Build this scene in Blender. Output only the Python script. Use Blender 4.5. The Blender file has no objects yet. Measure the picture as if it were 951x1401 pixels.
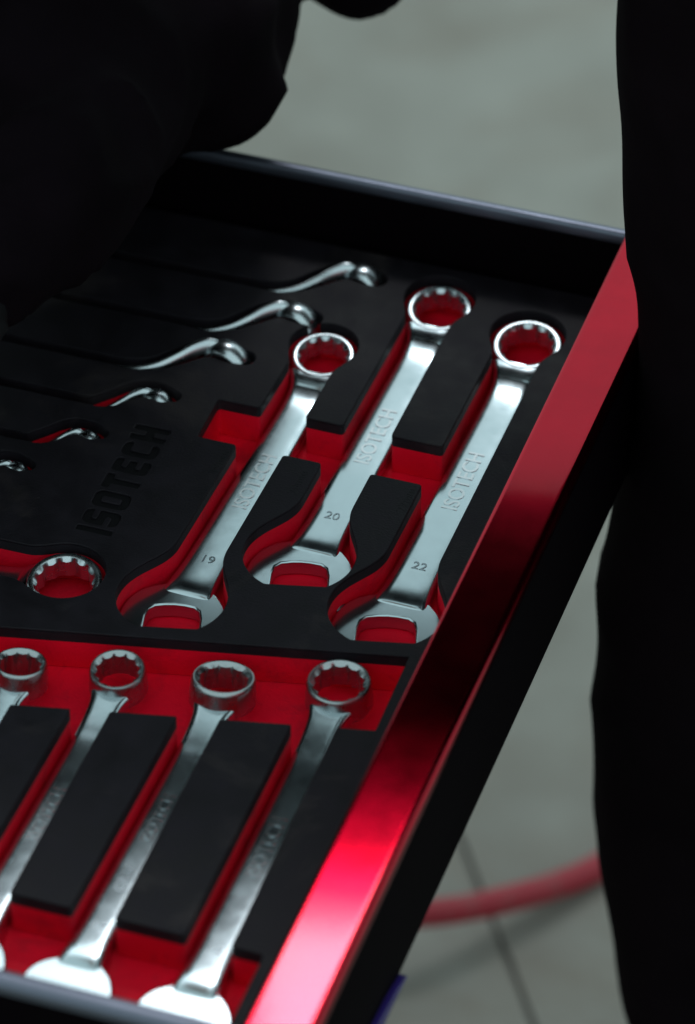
import bpy, bmesh, math, random
import numpy as np
from mathutils import Vector, Matrix, Euler, noise
random.seed(7)
SC = bpy.context.scene
COL = SC.collection
R = math.radians
MM = 0.001

# ---------------------------------------------------------------- camera, world, lamps, exposure
PITCH, YAW, FPX, DIST = R(40.3), R(18.6), 6500.0, 2.28
EAST = Vector((math.cos(YAW), math.sin(YAW), 0)); NORTH = Vector((-math.sin(YAW), math.cos(YAW), 0)); UP = Vector((0, 0, 1))
VIEW = NORTH * math.cos(PITCH) - UP * math.sin(PITCH)
CUP = NORTH * math.sin(PITCH) + UP * math.cos(PITCH)
CAM = -VIEW * DIST
cd = bpy.data.cameras.new('camera'); cam = bpy.data.objects.new('camera', cd); COL.objects.link(cam)
cam.matrix_world = Matrix.Translation(CAM) @ Matrix((EAST, CUP, -VIEW)).transposed().to_4x4()
cd.sensor_fit = 'HORIZONTAL'; cd.sensor_width = 36; cd.lens = 36 * FPX / 951
cd.clip_start = .05; cd.clip_end = 100
cd.dof.use_dof = True; cd.dof.focus_distance = 2.27; cd.dof.aperture_fstop = 7.8; cd.dof.aperture_blades = 0
SC.camera = cam

w = bpy.data.worlds.new('World'); SC.world = w; w.use_nodes = True
w.node_tree.nodes['Background'].inputs[0].default_value = (.76, .97, 1.0, 1)
w.node_tree.nodes['Background'].inputs[1].default_value = .72

def enz(e, n, z): return EAST * e + NORTH * n + UP * z
def area(name, loc, target, sx, sy, power, col):
    l = bpy.data.lights.new(name, 'AREA'); l.shape = 'RECTANGLE'; l.size = sx; l.size_y = sy; l.energy = power; l.color = col
    o = bpy.data.objects.new(name, l); COL.objects.link(o); o.location = loc
    o.rotation_euler = (target - loc).to_track_quat('-Z', 'Y').to_euler(); return o
# two added area lamps, placed to be reflected in the wrenches and red edge
area('wide_glint_lamp', enz(0.0, 2.40, 3.04), enz(0, -.25, 0), 3.0, .72, 8.0, (.86, .95, 1.0))
area('small_glint_lamp', enz(.19, 2.24, 2.92), enz(0, -.3, 0), .62, .40, 16, (.96, .97, 1.0))

SC.view_settings.view_transform = 'Standard'; SC.view_settings.look = 'None'
SC.view_settings.gamma = 1; SC.view_settings.use_curve_mapping = False; SC.view_settings.exposure = 0.0
SC.render.engine = 'CYCLES'; SC.cycles.max_bounces = 8; SC.cycles.use_denoising = True

def at(x, y, z=0.0):
    """point of the place at height z seen at photograph pixel x, y"""
    d = VIEW * FPX + EAST * (x - 475.5) + CUP * (700.5 - y)
    return CAM + d * ((z - CAM.z) / d.z)

# ---------------------------------------------------------------- materials
def mat(name, col, rough=.5, metal=0, coat=0, coat_rough=.1, bump=0, bscale=300, var=0, vscale=20, spec=.5, rvar=0, sheen=0, col2=None, stretch=None, coat_ior=1.5):
    m = bpy.data.materials.new(name); m.use_nodes = True; nt = m.node_tree; N = nt.nodes; L = nt.links
    b = N['Principled BSDF']
    b.inputs['Base Color'].default_value = (*col, 1); b.inputs['Roughness'].default_value = rough; b.inputs['Metallic'].default_value = metal
    b.inputs['Coat Weight'].default_value = coat; b.inputs['Coat Roughness'].default_value = coat_rough; b.inputs['Coat IOR'].default_value = coat_ior
    b.inputs['Specular IOR Level'].default_value = spec
    if sheen: b.inputs['Sheen Weight'].default_value = sheen; b.inputs['Sheen Roughness'].default_value = .4
    tc = N.new('ShaderNodeTexCoord'); vec = tc.outputs['Object']
    if stretch:
        mp = N.new('ShaderNodeMapping'); mp.inputs['Scale'].default_value = stretch; L.new(vec, mp.inputs['Vector']); vec = mp.outputs['Vector']
    if var or rvar:
        n = N.new('ShaderNodeTexNoise'); n.inputs['Scale'].default_value = vscale; n.inputs['Detail'].default_value = 6; n.inputs['Roughness'].default_value = .6
        L.new(vec, n.inputs['Vector'])
        if var:
            r = N.new('ShaderNodeValToRGB'); r.color_ramp.elements[0].position = .32; r.color_ramp.elements[1].position = .68
            c2 = col2 or tuple(c * (1 + var) for c in col); c1 = tuple(c * (1 - var) for c in col)
            r.color_ramp.elements[0].color = (*c1, 1); r.color_ramp.elements[1].color = (*c2, 1)
            L.new(n.outputs['Fac'], r.inputs['Fac']); L.new(r.outputs['Color'], b.inputs['Base Color'])
        if rvar:
            mr = N.new('ShaderNodeMapRange'); mr.inputs['From Min'].default_value = .3; mr.inputs['From Max'].default_value = .7
            mr.inputs['To Min'].default_value = max(0, rough - rvar); mr.inputs['To Max'].default_value = rough + rvar
            L.new(n.outputs['Fac'], mr.inputs['Value']); L.new(mr.outputs['Result'], b.inputs['Roughness'])
    if bump:
        n2 = N.new('ShaderNodeTexNoise'); n2.inputs['Scale'].default_value = bscale; n2.inputs['Detail'].default_value = 3
        L.new(vec, n2.inputs['Vector'])
        bp = N.new('ShaderNodeBump'); bp.inputs['Strength'].default_value = bump; bp.inputs['Distance'].default_value = .0006
        L.new(n2.outputs['Fac'], bp.inputs['Height']); L.new(bp.outputs['Normal'], b.inputs['Normal'])
    return m
M = dict(
    foam=mat('black_foam', (.0100, .0078, .0112), .58, bump=.35, bscale=900, var=.35, vscale=60, spec=.22, rvar=.08),
    foam_burnt=mat('pressed_foam', (.003, .0025, .0035), .8, spec=.2),
    size_ink=mat('size_ink', (.005, .005, .0062), .6, spec=.3),
    red=mat('red_foam', (.85, .002, .022), .6, bump=.5, bscale=700, var=.12, vscale=25, spec=.15),
    chrome=mat('satin_chrome', (.60, .695, .73), .18, metal=1, rvar=.03, vscale=120, bump=.004, bscale=1500),
    polish=mat('polished_chrome', (.66, .73, .76), .27, metal=1, rvar=.05, vscale=60),
    brushed=mat('brushed_chrome', (.46, .50, .51), .27, metal=1, rvar=.06, vscale=80),
    stamp=mat('stamped_chrome', (.70, .73, .75), .2, metal=1),
    stampdark=mat('etched_mark', (.40, .45, .48), .30, metal=1),
    redpaint=mat('red_lacquer', (.54, .001, .020), .15, metal=1, coat=.42, coat_rough=.05, rvar=.015, vscale=40, coat_ior=1.5, var=.06),
    blackpaint=mat('black_powder_coat', (.0026, .0013, .0022), .6, bump=.2, bscale=1200, spec=.03),
    rimpaint=mat('worn_black_edge', (.17, .185, .235), .36, metal=.85, bump=.1, bscale=900, rvar=.05, vscale=40),
    violet=mat('violet_trim', (.035, .018, .17), .35, coat=.5),
    rail=mat('zinc_rail', (.35, .34, .33), .4, metal=1),
    concrete=mat('concrete', (.31, .295, .255), .8, bump=.8, bscale=60, var=.20, vscale=5, spec=.3, col2=(.37, .365, .325), rvar=.1),
    joint=mat('joint_dirt', (.15, .14, .125), .9),
    hose=mat('red_rubber', (.40, .018, .035), .5, var=.1),
    cloth=mat('black_cloth', (.0058, .0036, .0052), .95, bump=.5, bscale=700, spec=.03, var=.3, vscale=12),
    denim=mat('black_trouser_cloth', (.0058, .0036, .0048), .95, bump=.5, bscale=500, spec=.03, var=.3, vscale=10),
    skin=mat('skin', (.40, .22, .16), .5), hair=mat('dark_hair', (.012, .008, .006), .6),
    glove=mat('black_glove', (.004, .004, .005), .7, spec=.2), shoe=mat('black_shoe', (.008, .008, .008), .5),
    eye=mat('eye_white', (.6, .6, .58), .3), lip=mat('lips', (.35, .12, .1), .5),
)

def dust(m, col, amount, scale, lo, hi):
    nt = m.node_tree; N = nt.nodes; L = nt.links; b = N['Principled BSDF']; src = b.inputs['Base Color'].links[0].from_socket
    tc = N.new('ShaderNodeTexCoord'); n = N.new('ShaderNodeTexNoise'); n.inputs['Scale'].default_value = scale; n.inputs['Detail'].default_value = 8; n.inputs['Roughness'].default_value = .65; n.inputs['Distortion'].default_value = .6
    r_ = N.new('ShaderNodeMapRange'); r_.inputs['From Min'].default_value = lo; r_.inputs['From Max'].default_value = hi; r_.inputs['To Max'].default_value = amount
    mx = N.new('ShaderNodeMix'); mx.data_type = 'RGBA'
    L.new(tc.outputs['Object'], n.inputs['Vector']); L.new(n.outputs['Fac'], r_.inputs['Value']); L.new(r_.outputs['Result'], mx.inputs['Factor'])
    L.new(src, mx.inputs[6]); mx.inputs[7].default_value = (*col, 1); L.new(mx.outputs[2], b.inputs['Base Color'])
dust(M['foam'], (.05, .04, .038), .55, 14, .56, .72)
dust(M['foam'], (.10, .09, .09), .6, 420, .70, .76)
dust(M['red'], (.30, .01, .02), .5, 35, .52, .70)
dust(M['concrete'], (.25, .215, .175), .65, 4, .48, .66)
dust(M['hose'], (.20, .10, .09), .6, 40, .5, .7)

# ---------------------------------------------------------------- helpers
def link(name, me, m=None, parent=None):
    o = bpy.data.objects.new(name, me); COL.objects.link(o)
    if m is not None and me is not None: me.materials.clear(); me.materials.append(m)
    if parent is not None: o.parent = parent
    return o
def bmo(name, bm, m, parent=None, smooth=True, angle=35):
    me = bpy.data.meshes.new(name); bm.normal_update(); bm.to_mesh(me); bm.free()
    if smooth: shade(me, angle)
    return link(name, me, m, parent)
def shade(me, angle=35):
    for p in me.polygons: p.use_smooth = True
    bm = bmesh.new(); bm.from_mesh(me)
    for e in bm.edges:
        if len(e.link_faces) == 2 and e.calc_face_angle(0) > R(angle): e.smooth = False
    bm.to_mesh(me); bm.free()
def empty(name, loc, label, cat, group=None, rz=0):
    o = bpy.data.objects.new(name, None); COL.objects.link(o); o.location = loc; o.rotation_euler = (0, 0, rz)
    o.empty_display_size = .02
    o['label'] = label; o['category'] = cat
    if group: o['group'] = group
    return o
def bake(o):
    """evaluate modifiers / curves into a plain mesh datablock"""
    dg = bpy.context.evaluated_depsgraph_get(); dg.update()
    me = bpy.data.meshes.new_from_object(o.evaluated_get(dg), depsgraph=dg)
    d = o.data; bpy.data.objects.remove(o)
    return me
def box(bm, x0, x1, y0, y1, z0, z1, bev=0, seg=3):
    g = bmesh.ops.create_cube(bm, size=1)['verts']
    for v in g: v.co = Vector(((x0 + x1) / 2 + v.co.x * (x1 - x0), (y0 + y1) / 2 + v.co.y * (y1 - y0), (z0 + z1) / 2 + v.co.z * (z1 - z0)))
    if bev:
        es = list({e for v in g for e in v.link_edges})
        bmesh.ops.bevel(bm, geom=es, offset=bev, segments=seg, profile=.5, affect='EDGES')
def flat(name, loops, half, bev=0, res=2):
    """filled 2D outline(s), extruded +-half, rounded lip -> mesh; loops in metres"""
    c = bpy.data.curves.new(name, 'CURVE'); c.dimensions = '2D'; c.fill_mode = 'BOTH'
    c.extrude = max(half - bev, 1e-5); c.bevel_depth = bev; c.bevel_resolution = res; c.offset = -bev
    for lp in loops:
        s = c.splines.new('POLY'); s.points.add(len(lp) - 1); s.use_cyclic_u = True
        s.points.foreach_set('co', [q for x, y in lp for q in (x, y, 0, 1)])
    o = bpy.data.objects.new(name, c); COL.objects.link(o)
    return bake(o)
def text(s, size, depth=.0001, off=0.0, rz=0.0, align='CENTER'):
    c = bpy.data.curves.new('text', 'FONT'); c.body = s; c.size = size; c.extrude = depth; c.offset = off; c.align_x = align; c.align_y = 'CENTER'; c.resolution_u = 4
    o = bpy.data.objects.new('text', c); COL.objects.link(o)
    me = bake(o); me.transform(Matrix.Rotation(rz, 4, 'Z')); return me
def catmull(pts, n=8, closed=False):
    out = []; P = [Vector(p) for p in pts]; k = len(P)
    rng = range(k) if closed else range(k - 1)
    for i in rng:
        a, b, c, d = (P[(i - 1) % k], P[i], P[(i + 1) % k], P[(i + 2) % k]) if closed else (P[max(i - 1, 0)], P[i], P[i + 1], P[min(i + 2, k - 1)])
        for j in range(n):
            t = j / n
            out.append(.5 * ((2 * b) + (c - a) * t + (2 * a - 5 * b + 4 * c - d) * t * t + (-a + 3 * b - 3 * c + d) * t ** 3))
    if not closed: out.append(P[-1])
    return out
def loft(bm, rings, cap=True):
    vs = [[bm.verts.new(p) for p in r] for r in rings]; n = len(rings[0])
    for a, b in zip(vs, vs[1:]):
        for i in range(n): bm.faces.new((a[i], a[(i + 1) % n], b[(i + 1) % n], b[i]))
    if cap: bm.faces.new(vs[0][::-1]); bm.faces.new(vs[-1])
def tube(bm, pts, rad, n=20, up=Vector((0, 0, 1)), rz=None, cap=True):
    rings = []
    for i, p in enumerate(pts):
        t = (pts[min(i + 1, len(pts) - 1)] - pts[max(i - 1, 0)]).normalized()
        s = t.cross(up)
        s = s.normalized() if s.length > 1e-4 else Vector((1, 0, 0))
        u = s.cross(t)
        r = rad[i] if hasattr(rad, '__len__') else rad; r2 = (rz[i] if rz is not None else r)
        rings.append([p + s * math.cos(2 * math.pi * k / n) * r + u * math.sin(2 * math.pi * k / n) * r2 for k in range(n)])
    loft(bm, rings, cap)

# ---------------------------------------------------------------- floor, joint, hose
FZ = -0.66
j0, j1 = at(630, 1150, FZ), at(730, 1401, FZ)
jd = (j1 - j0); jd.z = 0; jd.normalize(); jn = Vector((-jd.y, jd.x, 0))
bm = bmesh.new(); bmesh.ops.create_grid(bm, x_segments=1, y_segments=1, size=30)
for v in bm.verts: v.co.z = FZ - .004
o = bmo('ground', bm, M['joint'], smooth=False); o['kind'] = 'structure'
bm = bmesh.new()
for s in (1, -1):      # cast concrete slabs either side of the open joint, their edges a little worn
    e0 = [j0 + jd * t + jn * s * (.0022 + .0012 * noise.noise(Vector((t * 40, s * 5, 0)))) for t in np.linspace(-1.2, 1.2, 160)]
    e0 = [j0 - jd * 25 + jn * s * .003] + e0 + [j0 + jd * 25 + jn * s * .003]
    for a, b in zip(e0, e0[1:]):
        va, vb = Vector((a.x, a.y, FZ)), Vector((b.x, b.y, FZ)); vc, vd = vb + jn * s * 25, va + jn * s * 25
        q = [bm.verts.new(p) for p in ((va, vb, vc, vd) if s < 0 else (vd, vc, vb, va))]
        bm.faces.new(q)
        lo = [bm.verts.new(p) for p in (va, vb, vb - UP * .012, va - UP * .004)]; bm.faces.new(lo)
o = bmo('floor', bm, M['concrete'], smooth=False); o['kind'] = 'structure'

hp = [(380, 1205, .055), (470, 1232, .05), (570, 1250, .04), (700, 1229, .022), (820, 1186, .008), (930, 1105, .008), (1010, 990, .008), (1040, 800, .008)]
hp = catmull([at(x, y, FZ + h) for x, y, h in hp], 14)
bm = bmesh.new(); tube(bm, hp, .0088, 20)
o = bmo('air_hose', bm, M['hose']); o['label'] = 'red rubber hose curving across the concrete floor past the trouser leg'; o['category'] = 'hose'

# ---------------------------------------------------------------- drawer
RZ = .038                      # height of the drawer rim above the foam
XF0, XF1 = .078, .108          # front panel, inner and outer side
YN, YS = .206, -.378           # far and near side walls
XB = -.36
cab = empty('tool_cabinet', (XB - .30, (YN + YS) / 2, FZ), 'black steel tool cabinet with one drawer pulled out, its broad red front edge shining', 'cabinet')
dr_off = -cab.location
bm = bmesh.new(); box(bm, XB, XF0, YS + .009, YN, -.0275, -.0258)
for v in bm.verts: v.co += dr_off
dr = bmo('drawer', bm, M['blackpaint'], cab)
def dpart(name, bm, m, par=dr, **k):
    for v in bm.verts: v.co += dr_off
    return bmo(name, bm, m, par, **k)
bm = bmesh.new()
prof = [(XF0, RZ - .055), (XF0, RZ - .0015), (XF0 + .0004, RZ - .0004), (XF0 + .0015, RZ), (XF0 + .0022, RZ), (XF1 - .0045, RZ)]
for k in range(9): a = math.pi / 2 * k / 8; prof.append((XF1 - .0035 + .0035 * math.sin(a), RZ - .0035 + .0035 * math.cos(a)))
prof += [(XF1, RZ - .006), (XF0 + .003, RZ - .006), (XF0 + .003, RZ - .055)]
loft(bm, [[Vector((x, y, z)) for x, z in prof] for y in (-.402, -.4015, YN + .0045, YN + .005)])
dpart('front_edge', bm, M['redpaint'])
bm = bmesh.new(); box(bm, XF0 + .0035, XF1 - .0002, -.4015, YN + .0045, -.040, RZ - .0063, .0015); dpart('front_panel', bm, M['blackpaint'])
bm = bmesh.new()
loft(bm, [[Vector((x, y, z)) for x, z in ((XF1 - .0004, -.0402), (XF1 + .0026, -.0402), (XF1 + .0034, -.0402 + h * .5), (XF1 + .0026, -.0402 + h), (XF1 - .0004, -.0402 + h))] for y, h in ((-.402, .014), (-.345, .012), (-.29, .0085), (-.262, .0045), (-.248, .0008))])
bmesh.ops.recalc_face_normals(bm, faces=bm.faces)
dpart('corner_trim', bm, M['violet'])
def side(y0, y1, nm):
    bm = bmesh.new(); box(bm, XB, XF0 - .0003, y0, y1, -.034, RZ - .003, .0006)
    sw = dpart(nm, bm, M['blackpaint'])
    bm = bmesh.new(); pts = []
    n = 12; yc = (y0 + y1) / 2; hw = abs(y1 - y0) / 2 + .0004
    rings = []
    for x in (XB, XF0 - .0005):
        rings.append([Vector((x, yc + hw * math.cos(a), RZ - .004 + (.004 if math.sin(a) > 0 else .0035) * abs(math.sin(a)) ** .38 * (1 if math.sin(a) > 0 else -1))) for a in [2 * math.pi * k / 24 for k in range(24)]])
    loft(bm, rings)
    o = dpart('rolled_rim', bm, M['rimpaint']); return sw
side(YN, YN + .0055, 'side_wall'); side(YS, YS + .009, 'side_wall')
for y0, y1 in ((YN + .0045, YN + .014), (YS - .0095, YS - .0005)):
    bm = bmesh.new(); box(bm, XB - .1, XF0 - .02, y0, y1, -.030, -.008, .001); dpart('slide_rail', bm, M['rail'])
bm = bmesh.new(); box(bm, XB - .002, XB, YS + .009, YN, -.0258, RZ - .003); dpart('back_wall', bm, M['blackpaint'])

# the cabinet that carries the drawer, left of the picture
def cpart(nm, bm, m, par=cab):
    for v in bm.verts: v.co -= cab.location if par is cab else Vector()
    return bmo(nm, bm, m, par)
bm = bmesh.new()
cx0, cx1 = XB - .52, XB - .07
box(bm, cx0, cx1, YS - .03, YS - .012, FZ + .11, .12, .003); box(bm, cx0, cx1, YN + .016, YN + .034, FZ + .11, .12, .003)
box(bm, cx0, cx0 + .015, YS - .012, YN + .016, FZ + .11, .12, .002); box(bm, cx0, cx1, YS - .012, YN + .016, .105, .12, .002)
box(bm, cx0 + .015, cx1, YS - .012, YN + .016, FZ + .11, FZ + .125, .002)
cpart('cabinet_body', bm, M['blackpaint'])
for k in range(4):
    z1 = -.055 - k * .118
    bm = bmesh.new(); box(bm, cx1 - .006, cx1 + .018, YS - .010, YN + .014, z1 - .11, z1, .004); cpart('drawer_front', bm, M['redpaint'])
for x in (cx0 + .05, cx1 - .05):
    for y in (YS + .03, YN - .03):
        bm = bmesh.new(); g = bmesh.ops.create_cone(bm, cap_ends=True, segments=28, radius1=.05, radius2=.05, depth=.028)['verts']
        bmesh.ops.rotate(bm, verts=g, cent=(0, 0, 0), matrix=Matrix.Rotation(R(90), 3, 'X')); bmesh.ops.translate(bm, verts=g, vec=(x, y, FZ + .05))
        box(bm, x - .02, x + .02, y - .02, y - .0145, FZ + .05, FZ + .112); box(bm, x - .02, x + .02, y + .0145, y + .02, FZ + .05, FZ + .112)
        cpart('castor', bm, M['blackpaint'])

# ---------------------------------------------------------------- tool layout (mm)
#        ring centre    head centre   scale ringR tilt size
COMBI = [(-52.7, 119.1, -59.0, -84.0, 1.10, 16.3, 8, '19', 'up'),
         (-9.1, 174.1, -12.0, -36.0, 1.13, 17.0, 8, '20', 'up'),
         (41.8, 159.7, 39.6, -60.0, 1.16, 18.0, 8, '22', 'up'),
         (33.4, -111.5, 34.6, -328.0, .95, 15.8, 2, '18', 'low'),
         (-18.0, -127.2, -19.4, -327.0, .90, 15.6, -10, '17', 'low'),
         (-66.6, -136.0, -68.2, -325.0, .84, 13.7, 4, '15', 'low'),
         (-111.0, -147.5, -113.8, -325.0, .80, 13.2, -9, '14', 'low'),
         (-113.5, -83.0, -306.0, -86.0, 1.16, 18.6, 0, '24', 'side')]
OFFS = [(-54, 180, 24, 11.0), (-76, 139, 24, 12.0), (-99, 98, 24, 13.5), (-121, 57.5, 17, 9.2), (-143, 19, 15, 8.0), (-167, -15, 14, 7.5)]
LET = (-119.5, -101.5, -53, 31)     # ISOTECH field on the foam: x of letter tops, x of baseline, y from, y to

# signed distances on a 0.5 mm grid
GX0, GX1, GY0, GY1, ST = -345.0, 76.4, -367.5, 199.0, .5
gx = np.arange(GX0 - 3, GX1 + 3, ST); gy = np.arange(GY0 - 3, GY1 + 3, ST)
PX, PY = np.meshgrid(gx, gy)
def s_circ(x, y, r): return np.hypot(PX - x, PY - y) - r
def s_box(x0, x1, y0, y1, r=0):
    qx = abs(PX - (x0 + x1) / 2) - (x1 - x0) / 2 + r; qy = abs(PY - (y0 + y1) / 2) - (y1 - y0) / 2 + r
    return np.hypot(np.maximum(qx, 0), np.maximum(qy, 0)) + np.minimum(np.maximum(qx, qy), 0) - r
def s_seg(ax, ay, bx, by, ra, rb=None):
    rb = ra if rb is None else rb; dx, dy = bx - ax, by - ay
    t = np.clip(((PX - ax) * dx + (PY - ay) * dy) / (dx * dx + dy * dy), 0, 1)
    return np.hypot(PX - ax - t * dx, PY - ay - t * dy) - (ra + (rb - ra) * t)
def s_poly(pts):
    d = np.full(PX.shape, 1e9); ins = np.zeros(PX.shape, bool)
    for (ax, ay), (bx, by) in zip(pts, pts[1:] + pts[:1]):
        d = np.minimum(d, s_seg(ax, ay, bx, by, 0))
        c = (ay > PY) != (by > PY)
        with np.errstate(divide='ignore', invalid='ignore'):
            ins ^= c & (PX < (bx - ax) * (PY - ay) / ((by - ay) if by != ay else 1e-9) + ax)
    return np.where(ins, -d, d)
def smin(a, b, k):
    h = np.clip(.5 + .5 * (b - a) / k, 0, 1); return b + (a - b) * h - k * h * (1 - h)

def s_combi(rx, ry, hx, hy, s, rr, kind):
    L = math.hypot(rx - hx, ry - hy); ux, uy = (rx - hx) / L, (ry - hy) / L
    sh = s_seg(hx + ux * 10, hy + uy * 10, rx, ry, 11.3 * s, 10.4 * s)
    ring = s_circ(rx, ry, rr + 1.1)
    hd = s_circ(hx, hy, 24.0 * s)
    if kind == 'low': return sh
    if kind == 'up': hd = np.maximum(hd, .24 * (PX - hx) - .97 * (PY - hy) - 20.3 * s)
    d = smin(sh, ring, 7); return smin(d, hd, 14 * s)

hole = np.full(PX.shape, 1e9)
for rx, ry, hx, hy, s, rr, tl, nm, kind in COMBI:
    hole = smin(hole, s_combi(rx, ry, hx, hy, s, rr, kind), 1.5)
hole = smin(hole, s_box(-88, 45, 31, 61.5, 1.5), 2)
hole = smin(hole, s_poly([(-330, -174.5), (-330, -229), (61, -141.5), (60, -89)]), .8)
hole = smin(hole, s_box(-330, 60, -352, -292, 2), 2)
def off_path(rx, ry, k24):
    k = k24 / 24
    P = [(-205, -24 * k), (-70 * k, -24 * k), (-50 * k, -24 * k), (-38 * k, -23.6 * k), (-28 * k, -19.5 * k), (-20 * k, -11.5 * k), (-13.5 * k, -4 * k), (-7 * k, 0.6 * k), (0, 1.0 * k), (8 * k, -1.2 * k)]
    return [(rx + a, ry + b) for a, b in P]
for rx, ry, k24, rr in OFFS:
    P = off_path(rx, ry, k24); k = k24 / 24
    W = [3.0, 3.0, 3.0, 3.6 * k + .6, 4.6 * k + .5, 5.2 * k + .5, 5.8 * k + .5, 6.0 * k + .5, 6.0 * k + .5, 5.6 * k + .5]
    W = [v + (1.9 if k < .9 and j > 3 else .5 if j > 4 else 0) for j, v in enumerate(W)]
    Q = catmull([(a, b, w_) for (a, b), w_ in zip(P, W)], 4)
    Q = [q for q in Q if q.x > GX0]
    d = np.full(PX.shape, 1e9)
    for a, b in zip(Q, Q[1:]): d = np.minimum(d, s_seg(a.x, a.y, b.x, b.y, a.z, b.z))
    d = np.minimum(d, s_seg(rx - rr * .6, ry + 1, rx + rr + (1.5 if k < .9 else -1.5), ry - 1.5 * k, 5.6 * k + .8, 5.0 * k + .8))
    hole = np.minimum(hole, d)
foam = np.maximum(s_box(GX0, GX1, GY0, GY1, 4), -hole)

def contours(F):
    """marching squares -> closed loops in metres"""
    ny, nx = F.shape; S = F < 0
    segs = {}
    code = S[:-1, :-1] * 1 + S[:-1, 1:] * 2 + S[1:, 1:] * 4 + S[1:, :-1] * 8
    T = {1: [(3, 0)], 2: [(0, 1)], 3: [(3, 1)], 4: [(1, 2)], 5: [(3, 2), (1, 0)], 6: [(0, 2)], 7: [(3, 2)], 8: [(2, 3)], 9: [(2, 0)], 10: [(0, 3), (2, 1)], 11: [(2, 1)], 12: [(1, 3)], 13: [(1, 0)], 14: [(0, 3)]}
    def key(i, j, e): return (i, j, 'h') if e == 0 else (i, j + 1, 'v') if e == 1 else (i + 1, j, 'h') if e == 2 else (i, j, 'v')
    I, J = np.nonzero((code > 0) & (code < 15))
    for i, j in zip(I.tolist(), J.tolist()):
        for a, b in T[int(code[i, j])]: segs[key(i, j, a)] = key(i, j, b)
    def pt(k):
        i, j, t = k; a = F[i, j]
        if t == 'h': b = F[i, j + 1]; return ((gx[j] + ST * a / (a - b)) * MM, gy[i] * MM)
        b = F[i + 1, j]; return (gx[j] * MM, (gy[i] + ST * a / (a - b)) * MM)
    loops = []
    while segs:
        k0 = next(iter(segs)); k = k0; lp = []
        while k in segs: n = segs.pop(k); lp.append(pt(k)); k = n
        if len(lp) > 8: loops.append(lp)
    out = []
    for lp in loops:
        a = np.array(lp)
        for _ in range(2): a = a * .5 + (np.roll(a, 1, 0) + np.roll(a, -1, 0)) * .25
        keep = []; i = 0; n = len(a)
        while i < n:                       # greedy thinning on straight runs
            keep.append(i); j = i + 1
            while j < n - 1 and j - i < 24:
                d = a[j + 1] - a[i]; L = np.hypot(*d) + 1e-12; m_ = a[i + 1:j + 1] - a[i]
                if np.abs(m_[:, 0] * d[1] - m_[:, 1] * d[0]).max() / L > .00003: break
                j += 1
            i = j
        out.append([tuple(a[i]) for i in keep])
    return out

# the pressed word in the foam
def letters():
    x0, x1, y0, y1 = LET; st = 4.0; H = x1 - x0; g = 2.3
    Wd = dict(I=st, S=11.0, O=12.4, T=11.2, E=10.6, C=11.0, H=11.6); word = 'ISOTECH'
    tot = sum(Wd[c] for c in word) + g * 6; f = (y1 - y0) / tot
    d = np.full(PX.shape, 1e9); y = y0
    for c in word:
        wd = Wd[c] * f
        def B(u0, u1, v0, v1): return s_box(x1 - v1, x1 - v0, y + u0, y + u1, .3)     # u along the word, v up the letter
        m = (H - st) / 2
        e = {'I': [B(0, wd, 0, H)],
             'S': [B(0, wd, 0, st), B(0, wd, m, m + st), B(0, wd, H - st, H), B(0, st, m, H), B(wd - st, wd, 0, m + st)],
             'O': [B(0, wd, 0, st), B(0, wd, H - st, H), B(0, st, 0, H), B(wd - st, wd, 0, H)],
             'T': [B(0, wd, H - st, H), B(wd / 2 - st / 2, wd / 2 + st / 2, 0, H)],
             'E': [B(0, wd, 0, st), B(0, wd * .9, m, m + st), B(0, wd, H - st, H), B(0, st, 0, H)],
             'C': [B(0, wd, 0, st), B(0, wd, H - st, H), B(0, st, 0, H)],
             'H': [B(0, wd * 0 + st, 0, H), B(wd - st, wd, 0, H), B(0, wd, m, m + st)]}[c]
        l = e[0]
        for q in e[1:]: l = np.minimum(l, q)
        if c in 'OCSE': l = np.maximum(l, s_box(x0, x1, y, y + wd, 3.6 if c != 'E' else 2.4))
        d = np.minimum(d, l); y += wd + g * f
    return d
LT = letters()
FLOORZ = -.0225
fr = empty('foam_inlay', (0, 0, FLOORZ), 'black foam tool inlay with red lower layer and cut-outs for wrenches', 'foam tray')
def lay(nm, loops, z0, z1, m, bev, par=fr):
    me = flat(nm, loops, (z1 - z0) / 2, bev); me.transform(Matrix.Translation((0, 0, (z0 + z1) / 2 - FLOORZ))); shade(me, 50)
    return link(nm, me, m, par)
L_all = contours(foam); L_let = contours(np.maximum(foam, -LT))
lay('foam_surface', L_let, -.0011, 0, M['foam'], .0005)
lay('foam_layer', L_all, -.0064, -.0012, M['foam'], 0)
lay('foam_base', L_all, -.0222, -.0065, M['red'], 0)
bm = bmesh.new(); box(bm, GX0 * MM, GX1 * MM, GY0 * MM, GY1 * MM, 0, .0008); 
for v in bm.verts: v.co.z -= .0009
bmo('foam_floor', bm, M['red'], fr, smooth=False)
lay('pressed_lettering', contours(LT + .15), -.00118, -.00095, M['foam_burnt'], 0)
for s, (px, py) in (('19mm', (301, 632)), ('20mm', (408, 660)), ('22mm', (556, 684))):
    me = text(s, .0072, .00006, .0000, R(90)); p = at(px, py, 0)
    o = link('size_print', me, M['size_ink'], fr); o.location = (p.x, p.y, .00005 - FLOORZ)

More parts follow.
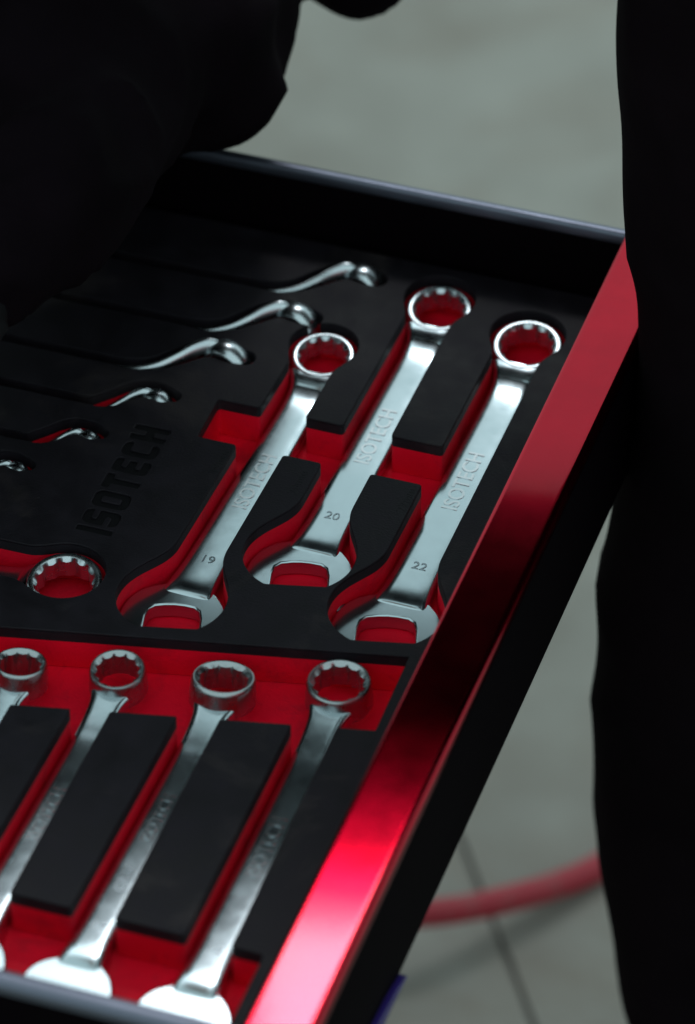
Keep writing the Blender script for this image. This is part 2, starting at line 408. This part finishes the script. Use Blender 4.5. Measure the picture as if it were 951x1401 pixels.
# ---------------------------------------------------------------- combination wrenches
def se(n, w_, h, e=3.2):
    out = []
    for k in range(n):
        a = 2 * math.pi * k / n; c, s = math.cos(a), math.sin(a)
        out.append((w_ * math.copysign(abs(c) ** (2 / e), c), h * math.copysign(abs(s) ** (2 / e), s)))
    return out
def ring_bm(Ro, half, tilt, zc, yc, tx=0):
    a0 = .672 * Ro; N = 144; bm = bmesh.new()
    def star(th, ap): 
        f = lambda t: ap / math.cos(((t + math.pi / 6) % (math.pi / 3)) - math.pi / 6)
        return max(f(th), f(th + math.pi / 6))
    prof = [('s', a0, -half + .9), ('c', .78 * Ro, -half), ('c', .90 * Ro, -half), ('c', .965 * Ro, -half * .82), ('c', Ro, -half * .45), ('c', Ro * 1.008, 0), ('c', Ro, half * .45), ('c', .97 * Ro, half * .84), ('c', .925 * Ro, half * .97), ('c', .88 * Ro, half), ('c', .825 * Ro, half - .1), ('t', .795 * Ro, half - .3), ('s', a0, half - 2.0), ('s', a0, 0)]
    if half > 7: prof[3:] = [('c', .98 * Ro, -half * .93), ('c', 1.005 * Ro, -half * .8), ('c', 1.0 * Ro, -half * .4), ('c', .985 * Ro, half * .1), ('c', .97 * Ro, half * .7), ('c', .945 * Ro, half * .9), ('c', .905 * Ro, half), ('c', .86 * Ro, half), ('t', .80 * Ro, half - 1.0), ('s', a0, half - 2.0), ('s', a0, 0)]
    vs = []
    for kd, r, z in prof:
        row = []
        for k in range(N):
            th = 2 * math.pi * k / N; rr = star(th, r) if kd == 's' else r
            row.append(bm.verts.new((rr * math.cos(th) * MM, rr * math.sin(th) * MM, z * MM)))
        vs.append(row)
    m = len(vs)
    for i in range(m):
        a, b = vs[i], vs[(i + 1) % m]
        for k in range(N): bm.faces.new((a[k], a[(k + 1) % N], b[(k + 1) % N], b[k]))
    bmesh.ops.recalc_face_normals(bm, faces=bm.faces)
    bmesh.ops.transform(bm, matrix=Matrix.Translation((0, yc * MM, zc * MM)) @ Euler((R(tilt), R(tx), 0)).to_matrix().to_4x4(), verts=bm.verts)
    return bm
def head_loops(s, dp=0):
    th = [(12.0, -19.5), (13.6, -21.6), (17.2, -20.4), (20.8, -14.5), (23.0, -6), (23.2, 2), (20.8, 11), (15.5, 18.2), (8, 22.2), (0, 23.4)]
    o = catmull([Vector((x, y, 0)) for x, y in th] , 5)
    left = [Vector((-p.x, p.y, 0)) for p in o[::-1]][1:]
    inner = [(-12.0, -12), (-11.8, 1), (-10.8, 5.6), (-8.4, 7.8), (-4, 8.8), (0, 9.1), (4, 8.8), (8.4, 7.8), (10.8, 5.6), (11.8, 1), (12.0, -12)]
    pts = o + left + [Vector((x, y - (dp if y > -8 else 0), 0)) for x, y in inner]
    m = Matrix.Rotation(R(15), 3, 'Z')
    return [[((m @ p).x * s * MM, (m @ p).y * s * MM) for p in pts]]
SHAPES = {}
def combi(rx, ry, hx, hy, s, rr, tilt, size, kind):
    L = math.hypot(rx - hx, ry - hy); rz = math.atan2(-(rx - hx), ry - hy)
    lab = {'19': 'silver combination wrench stamped 19, leftmost of the upper three on the foam',
           '20': 'silver combination wrench in the middle of the upper three, ring nearest the far wall',
           '22': 'largest upright silver combination wrench, upper right, beside the red drawer edge',
           '18': 'combination wrench stamped 18 in the lower row, nearest the red drawer edge',
           '17': 'combination wrench stamped 17, second from the red edge in the lower row, ring tilted flat',
           '15': 'combination wrench stamped 15 in the lower row, its open ring left of the tilted one',
           '14': 'small combination wrench at the left picture edge of the lower row, only its ring showing',
           '24': 'large combination wrench lying crosswise left of the pressed lettering, only its ring end showing'}[size]
    zm = -17.6
    root = empty('combination_wrench', (hx * MM, hy * MM, zm * MM), lab, 'wrench', 'combination wrenches laid in the foam inlay', rz)
    # shaft: flattened bar that swells to the jaw and climbs to the ring
    y0, y1 = 13.5 * s, L - rr * .80
    st = [(0, 10.6, 1.2, -.9), (.012, 11.5, 3.5, -.4), (.03, 11.5, 4.45, -.1), (.07, 10.8, 4.85, .1), (.16, 9.9, 4.7, 0), (.3, 9.6, 4.2, 0), (.5, 9.4, 4.0, 0), (.7, 9.0, 4.0, 0), (.84, 8.6, 4.0, .2), (.90, 8.5, 4.0, 1.0), (.94, 8.7, 4.2, 2.2), (.955, 9.2, 4.5, 3.0), (.975, 10.4, 5.0, 3.9), (1, 12.4, 5.2, 4.6)]
    if kind == 'low': st = st[:8] + [(.80, 8.5, 4.0, .3), (.86, 8.4, 4.0, 1.1), (.90, 8.5, 4.0, 1.8), (.94, 8.9, 4.1, 2.6), (.97, 9.6, 4.2, 3.3), (1, 11.4, 4.3, 4.0)]
    Q = catmull([(t, w_ * 10, h * 10) for t, w_, h, z in st], 5); Z = catmull([(t, z, 0) for t, w_, h, z in st], 5)
    bm = bmesh.new(); rings = []
    for q, z in zip(Q, Z):
        t, w_, h, zz = q.x, q.y / 10 * s, q.z / 10, z.y
        y = (y0 + (y1 - y0) * t) * MM
        rings.append([Vector((x * MM, y, (zv + zz) * MM)) for x, zv in se(56, w_, h, 4.6)])
    loft(bm, rings); bmesh.ops.recalc_face_normals(bm, faces=bm.faces)
    bmo('shaft', bm, M['chrome'], root, angle=60)
    me = flat('jaw', head_loops(s, 8 if kind == 'low' else 0), .0041, .0011, 3); shade(me, 40)
    jw = link('open_jaw', me, M['chrome'], root); jw.location.z = -.0008
    rg = bmo('ring_end', ring_bm(rr, 6.4 if kind != 'low' else 7.1, tilt, 5.6 if kind != 'low' else 7.2, L, 0 if kind != 'side' else 8), M['brushed' if kind == 'low' else 'polish'], root, angle=32)
    # stampings, raised 0.25 mm
    def stamp(sx, size_, ypos, m, off=.0, ztop=4.05):
        me = text(sx, size_, .00018, off, R(90) if len(sx) > 2 else 0); o = link('stamping', me, m, root); o.location = (0.0006, ypos * MM, ztop * MM); return o
    if kind == 'up':
        stamp('ISOTECH', .0098 * s, L * .525, M['stamp'], .00012); stamp(size, .0075, L * .215, M['stampdark'], .00003, 4.72)
        stamp("'", .008, L * .80, M['stampdark'], 0, 4.1)
    elif kind == 'low':
        if size in ('17', '14'): stamp('ISOTECH', .0088 * s, L * .57, M['stamp'], .0001); stamp('CR-V', .0080 * s, L * .36, M['stampdark'], .0001, 4.12)
        else: stamp('ISOTECH', .0105 * s, L * .52, M['stamp'], .0001)
        stamp(size, .0085, L * .80, M['stamp'], .0001, 4.1); stamp(size, .006, L * .20, M['stampdark'], 0, 4.8)
    return root
for a in COMBI: combi(*a)

# ---------------------------------------------------------------- offset ring wrenches standing in narrow slots
OL = ['polished offset ring wrench in the slot nearest the far drawer wall', 'polished offset ring wrench in the second slot from the far wall',
      'largest polished offset ring wrench, third slot from the far wall', 'small offset ring wrench in the fourth slot, just above the pressed lettering',
      'small offset ring wrench sunk deep in the fifth slot with red foam beside it', 'smallest offset ring wrench at the left picture edge, sixth slot']
for i, (rx, ry, k24, rr) in enumerate(OFFS):
    k = k24 / 24; dz = [0, 0, 1.0, -3.6, -5.0, -4.6][i]
    root = empty('offset_wrench', (rx * MM, ry * MM, (-22.4) * MM), OL[i], 'wrench', 'offset ring wrenches in the slots')
    P = [(a - rx, b - ry) for a, b in off_path(rx, ry, k24)]
    P = [(-196 + 10, P[0][1])] + P[1:-2] + [(-3.0, .8 * k)]
    zt = -5.0 + dz
    Zs = [zt - 6, zt - 3.5, zt - 2.5, zt - 1.6, zt - .6, zt + .9, zt + 2.2, zt + 2.8, zt + 1.4]
    P = P[:len(Zs)]
    Wd = [1.7, 1.7, 1.8, 2.2, 2.5, 2.7, 3.1, 3.6, 3.2]
    pts = catmull([Vector((a, b, z + 22.4)) * MM for (a, b), z in zip(P, Zs)], 8); ww = [q.x * MM for q in catmull([(v, 0, 0) for v in Wd], 8)]
    bm = bmesh.new(); tube(bm, pts, [v * (k * .6 + .4) for v in ww], 20, rz=[v * 2.0 * (k * .6 + .4) for v in ww])
    bmo('handle', bm, M['polish'], root, angle=70)
    # ring: short barrel with a rounded rim, standing on edge
    for sgn, cx in ((1, 2.0), (-1, -186)):
        bm = bmesh.new(); N = 48; hw = 5.8 * k + .6
        rr_ = rr; prof = [(rr_ * .50, -hw * .8), (rr_ * .70, -hw), (rr_ * .80, -hw * .93), (rr_ * .89, -hw * .75), (rr_ * .96, -hw * .45), (rr_, 0), (rr_ * .96, hw * .45), (rr_ * .89, hw * .75), (rr_ * .80, hw * .93), (rr_ * .70, hw), (rr_ * .50, hw * .8)]
        rows = [[bm.verts.new((r * math.cos(2 * math.pi * q / N) * MM, y * MM, r * math.sin(2 * math.pi * q / N) * MM)) for q in range(N)] for r, y in prof]
        for a, b in zip(rows, rows[1:] + rows[:1]):
            for q in range(N): bm.faces.new((a[q], a[(q + 1) % N], b[(q + 1) % N], b[q]))
        bmesh.ops.recalc_face_normals(bm, faces=bm.faces)
        rg = bmo('ring_end', bm, M['polish'], root, angle=70)
        rg.rotation_euler = (0, 0, R(-11 * sgn)); rg.location = (cx * MM, (0 if sgn > 0 else -24 * k + 8) * MM, (max(zt + 22.4 + 5.0 + 4.6 * k - rr_, rr_ + .1)) * MM)

# ---------------------------------------------------------------- people in black work clothes
def blob_mesh(caps, vox=.009, fold=.006, seed=0, fscale=11):
    """union of capsules (a, ra, b, rb) and ellipsoids -> one continuous surface with cloth folds"""
    bm = bmesh.new()
    for c in caps:
        a, ra, b, rb = Vector(c[0]), c[1], Vector(c[2]), c[3]; sq = c[4] if len(c) > 4 else 1
        d = b - a; n = max(2, int(d.length / .02)); pts = []; rad = []
        e1 = d.normalized() if d.length > 1e-6 else UP
        for k in range(5): t = math.pi / 2 * (1 - k / 5); pts.append(a - e1 * ra * math.sin(t) * .999); rad.append(max(ra * math.cos(t), .002))
        for k in range(n + 1): pts.append(a + d * k / n); rad.append(ra + (rb - ra) * k / n)
        for k in range(1, 6): t = math.pi / 2 * k / 5; pts.append(b + e1 * rb * math.sin(t) * .999); rad.append(max(rb * math.cos(t), .002))
        tube(bm, pts, rad, 20, up=Vector((.31, .2, .93)), rz=[r * sq for r in rad])
    bmesh.ops.recalc_face_normals(bm, faces=bm.faces)
    me = bpy.data.meshes.new('cloth'); bm.to_mesh(me); bm.free()
    o = bpy.data.objects.new('cloth', me); COL.objects.link(o)
    r = o.modifiers.new('r', 'REMESH'); r.mode = 'VOXEL'; r.voxel_size = vox
    s = o.modifiers.new('s', 'SMOOTH'); s.factor = .6; s.iterations = 9
    me = bake(o)
    if fold:
        co = np.empty(len(me.vertices) * 3); me.vertices.foreach_get('co', co); co = co.reshape(-1, 3)
        no = np.array([v.normal[:] for v in me.vertices])
        for i in range(len(co)):
            p = Vector(co[i]); q = p * fscale + Vector((seed, seed * 2.3, 0))
            f = noise.noise(Vector((q.x + .8 * noise.noise(q * .7), q.y, q.z * 1.9))); g = noise.noise(q * 2.7)
            co[i] += no[i] * ((abs(f) ** .8 * -2.2 + .6) * fold + g * fold * .35)
        me.vertices.foreach_set('co', co.reshape(-1)); me.update()
    for p in me.polygons: p.use_smooth = True
    return me
def cloth(nm, caps, m, root, **k):
    me = blob_mesh(caps, **k); me.transform(Matrix.Translation(-root.location)); return link(nm, me, m, root)
def head_parts(root, c, face, k=1.0):
    """head c = centre, face = horizontal facing direction"""
    f = face.normalized(); s = f.cross(UP).normalized(); u = s.cross(f)
    P = lambda a, b, d: c + s * a * k + f * b * k + u * d * k
    caps = [(P(0, -.01, .03), .082, P(0, .012, .02), .078), (P(0, .03, -.03), .062, P(0, .045, -.075), .038), (P(0, .088, .015), .009, P(0, .105, -.022), .015),
            (P(.078, -.005, .01), .018, P(.078, -.008, -.02), .013), (P(-.078, -.005, .01), .018, P(-.078, -.008, -.02), .013), (P(0, -.02, -.06), .058, P(0, -.05, -.16), .062)]
    hd = cloth('head', caps, M['skin'], root, vox=.007, fold=0)
    hr = cloth('hair', [(P(0, -.03, .055), .085, P(0, -.005, .065), .083), (P(0, -.06, -.02), .05, P(0, -.045, .03), .06)], M['hair'], root, vox=.008, fold=.004, fscale=40)
    cloth('added_cap', [(P(0, -.03, .062), .092, P(0, .0, .072), .090), (P(0, -.035, .02), .09, P(0, .0, .045), .090)], M['cloth'], root, vox=.008, fold=.003, fscale=40)  # unseen cap, added so the head reflects dark in the wrenches
    for sg in (1, -1): cloth('eye', [(P(sg * .031, .078, .012), .012, P(sg * .033, .078, .012), .012)], M['eye'], root, vox=.004, fold=0)
    cloth('mouth', [(P(-.02, .084, -.05), .006, P(.02, .084, -.05), .006)], M['lip'], root, vox=.003, fold=0)
def hand(root, wrist, direction, down, m, s=1.0, side=1):
    d = direction.normalized(); n = (down - down.dot(d) * d).normalized(); a = d.cross(n) * side
    P = lambda x, y, z: wrist + (a * x + d * y + n * z) * s
    caps = [(P(0, 0, 0), .030, P(0, .02, .002), .030), (P(-.025, .035, .003), .019, P(-.028, .085, .006), .015), (P(.0, .035, .002), .020, P(.0, .09, .004), .016), (P(.025, .035, .003), .019, P(.026, .08, .006), .014)]
    for x, l in ((-.031, .062), (-.011, .074), (.010, .078), (.030, .070)):
        caps += [(P(x, .088, .006), .0105, P(x * 1.05, .088 + l * .5, .016), .0098), (P(x * 1.05, .088 + l * .5, .016), .0098, P(x * 1.05, .088 + l * .85, .045), .0085)]
    caps += [(P(.032, .03, .008), .016, P(.052, .062, .022), .0125), (P(.052, .062, .022), .0125, P(.050, .095, .038), .0105)]
    cloth('glove', caps, m, root, vox=.005, fold=.0012, fscale=60)

# left person, standing beyond the far drawer wall and bending over it
pl = empty('person', enz(-.64, .62, FZ), 'person in black jacket leaning over the drawer at upper left, arm reaching down', 'person')
def A(x, y, z): return at(x, y, z)
sh_l = enz(-.30, .36, .45); sh_r = enz(-.42, .10, .42); hip = enz(-.64, .50, .18)
elb = A(285, 88, .20); wr = A(62, 330, .10)
jk = [(hip, .15, enz(-.42, .29, .43), .145), (sh_l, .10, sh_r, .095),
      (sh_r, .085, A(20, -150, .15), .062), (A(20, -150, .15), .062, A(268, -10, .085), .056), (A(60, -260, .13), .05, A(300, -130, .09), .047),
      (A(285, 0, .085), .052, A(284, 18, .085), .051), (A(278, 104, .085), .040, A(302, 112, .085), .034), (A(300, 40, .085), .041, A(318, 60, .085), .027),
      (A(275, 20, .095), .047, A(148, 116, .115), .047), (A(148, 116, .115), .047, A(50, 278, .14), .042), (A(50, 278, .14), .042, A(-20, 345, .14), .037),
      (A(250, 60, .10), .052, A(40, 120, .11), .058), (A(40, 60, .12), .073, A(-60, 240, .11), .073),
      (A(150, -60, .11), .058, A(-60, 60, .12), .063), (A(330, -110, .09), .042, A(400, -120, .09), .040), (A(400, -120, .09), .037, A(482, -62, .085), .0335)]
cloth('jacket', jk, M['cloth'], pl, vox=.006, fold=.005, seed=3, fscale=14)
# other arm, crossing above the drawer out of the picture
e2 = enz(-.02, .27, .438); w2 = enz(.22, .26, .388)
sv = [(sh_l, .07), (enz(-.20, .26, .385), .085), (enz(-.08, .25, .390), .108), (enz(.01, .25, .420), .120), (enz(.12, .27, .416), .096), (enz(.25, .26, .385), .09)]
cloth('sleeve', [(a[0], a[1], b[0], b[1]) for a, b in zip(sv, sv[1:])], M['cloth'], pl, fold=.003, seed=8)
hand(pl, enz(.35, .26, .385), EAST, Vector((0, 0, -1)), M['glove'])
hand(pl, A(-20, 340, .14), (A(-90, 400, .13) - A(0, 320, .145)), Vector((0, 0, -1)) + EAST * -.2, M['glove'], .92, -1)
tr = []
for sg in (-1, 1):
    h = hip + EAST * .09 * sg - UP * .02; kn = enz(-.64 + .11 * sg, .58, -.24); an = enz(-.64 + .12 * sg, .66, FZ + .08)
    tr += [(h, .105, kn, .072), (kn, .072, an, .05)]
    cloth('shoe', [(an - UP * .035, .042, an - UP * .042 - NORTH * .15, .036)], M['shoe'], pl, fold=0)
cloth('trousers', tr + [(hip - EAST * .09, .13, hip + EAST * .09, .13)], M['denim'], pl, fold=.005, seed=5)
head_parts(pl, enz(-.12, .05, .80), -NORTH * .6 + Vector((0, 0, 0)) + EAST * .3)

# right person, standing beside the drawer front; only one trouser leg is in the picture
pr = empty('person', enz(.34, .14, FZ), 'person in black trousers standing at the right picture edge beside the drawer front', 'person')
def B(x, y, n, r):    # point whose left outline falls at pixel x, y when the leg stands n metres beyond the drawer centre
    d = VIEW * FPX + EAST * (x - 475.5) + CUP * (700.5 - y); t = (n - CAM.dot(NORTH)) / d.dot(NORTH); return CAM + d * t + EAST * r
edge = [(862, -330, .082), (856, -150, .084), (846, 0, .086), (835, 95, .086), (842, 240, .084), (869, 380, .080), (872, 480, .078), (868, 590, .078), (835, 690, .077), (815, 820, .075), (808, 950, .073), (810, 1070, .071), (820, 1190, .068), (843, 1320, .065), (858, 1400, .062), (880, 1480, .060)]
LN = .085
path = [(B(x, y, LN, r), r) for x, y, r in edge]
low = path[-1][0]
leg = [(path[i][0], path[i][1], path[i + 1][0], path[i + 1][1]) for i in range(len(path) - 1)]
ank = Vector((low.x, low.y, 0)) + EAST * .02 + UP * (FZ + .09)
top = path[0][0]; hipc = top + EAST * .10 + UP * .10
leg += [(low, .060, ank, .056), (top, .083, hipc, .12)]
kn2 = enz(.50, .20, -.10); an2 = enz(.52, .24, FZ + .09)
leg += [(hipc + EAST * .08, .115, kn2, .078), (kn2, .078, an2, .056)]
cloth('trousers', leg, M['denim'], pr, vox=.008, fold=.003, seed=12, fscale=5.5)
for a_ in (ank, an2): cloth('shoe', [(a_ - UP * .045, .042, a_ - UP * .05 - NORTH * .15 - EAST * .03, .036)], M['shoe'], pr, fold=0)
ch = hipc + UP * .50 + EAST * .05; shr = ch + EAST * .19; shl = ch - EAST * .19
jk2 = [(hipc + EAST * .03 - UP * .02, .15, hipc + EAST * .04 + UP * .16, .15), (hipc + EAST * .04 + UP * .16, .15, ch - UP * .06, .165), (shl, .085, shr, .085)]
for sg, s_ in ((1, shr), (-1, shl)):
    el = s_ + EAST * .09 * sg - UP * .27 + NORTH * .06; wt = el - UP * .22 + EAST * -.03 * sg + NORTH * .02
    jk2 += [(s_, .075, el, .055), (el, .055, wt, .042)]
    hand(pr, wt - UP * .01, Vector((0, 0, -1)), -EAST * sg, M['glove'], 1.0, sg)
cloth('jacket', jk2, M['cloth'], pr, fold=.004, seed=21)
head_parts(pr, ch + UP * .27, -NORTH)
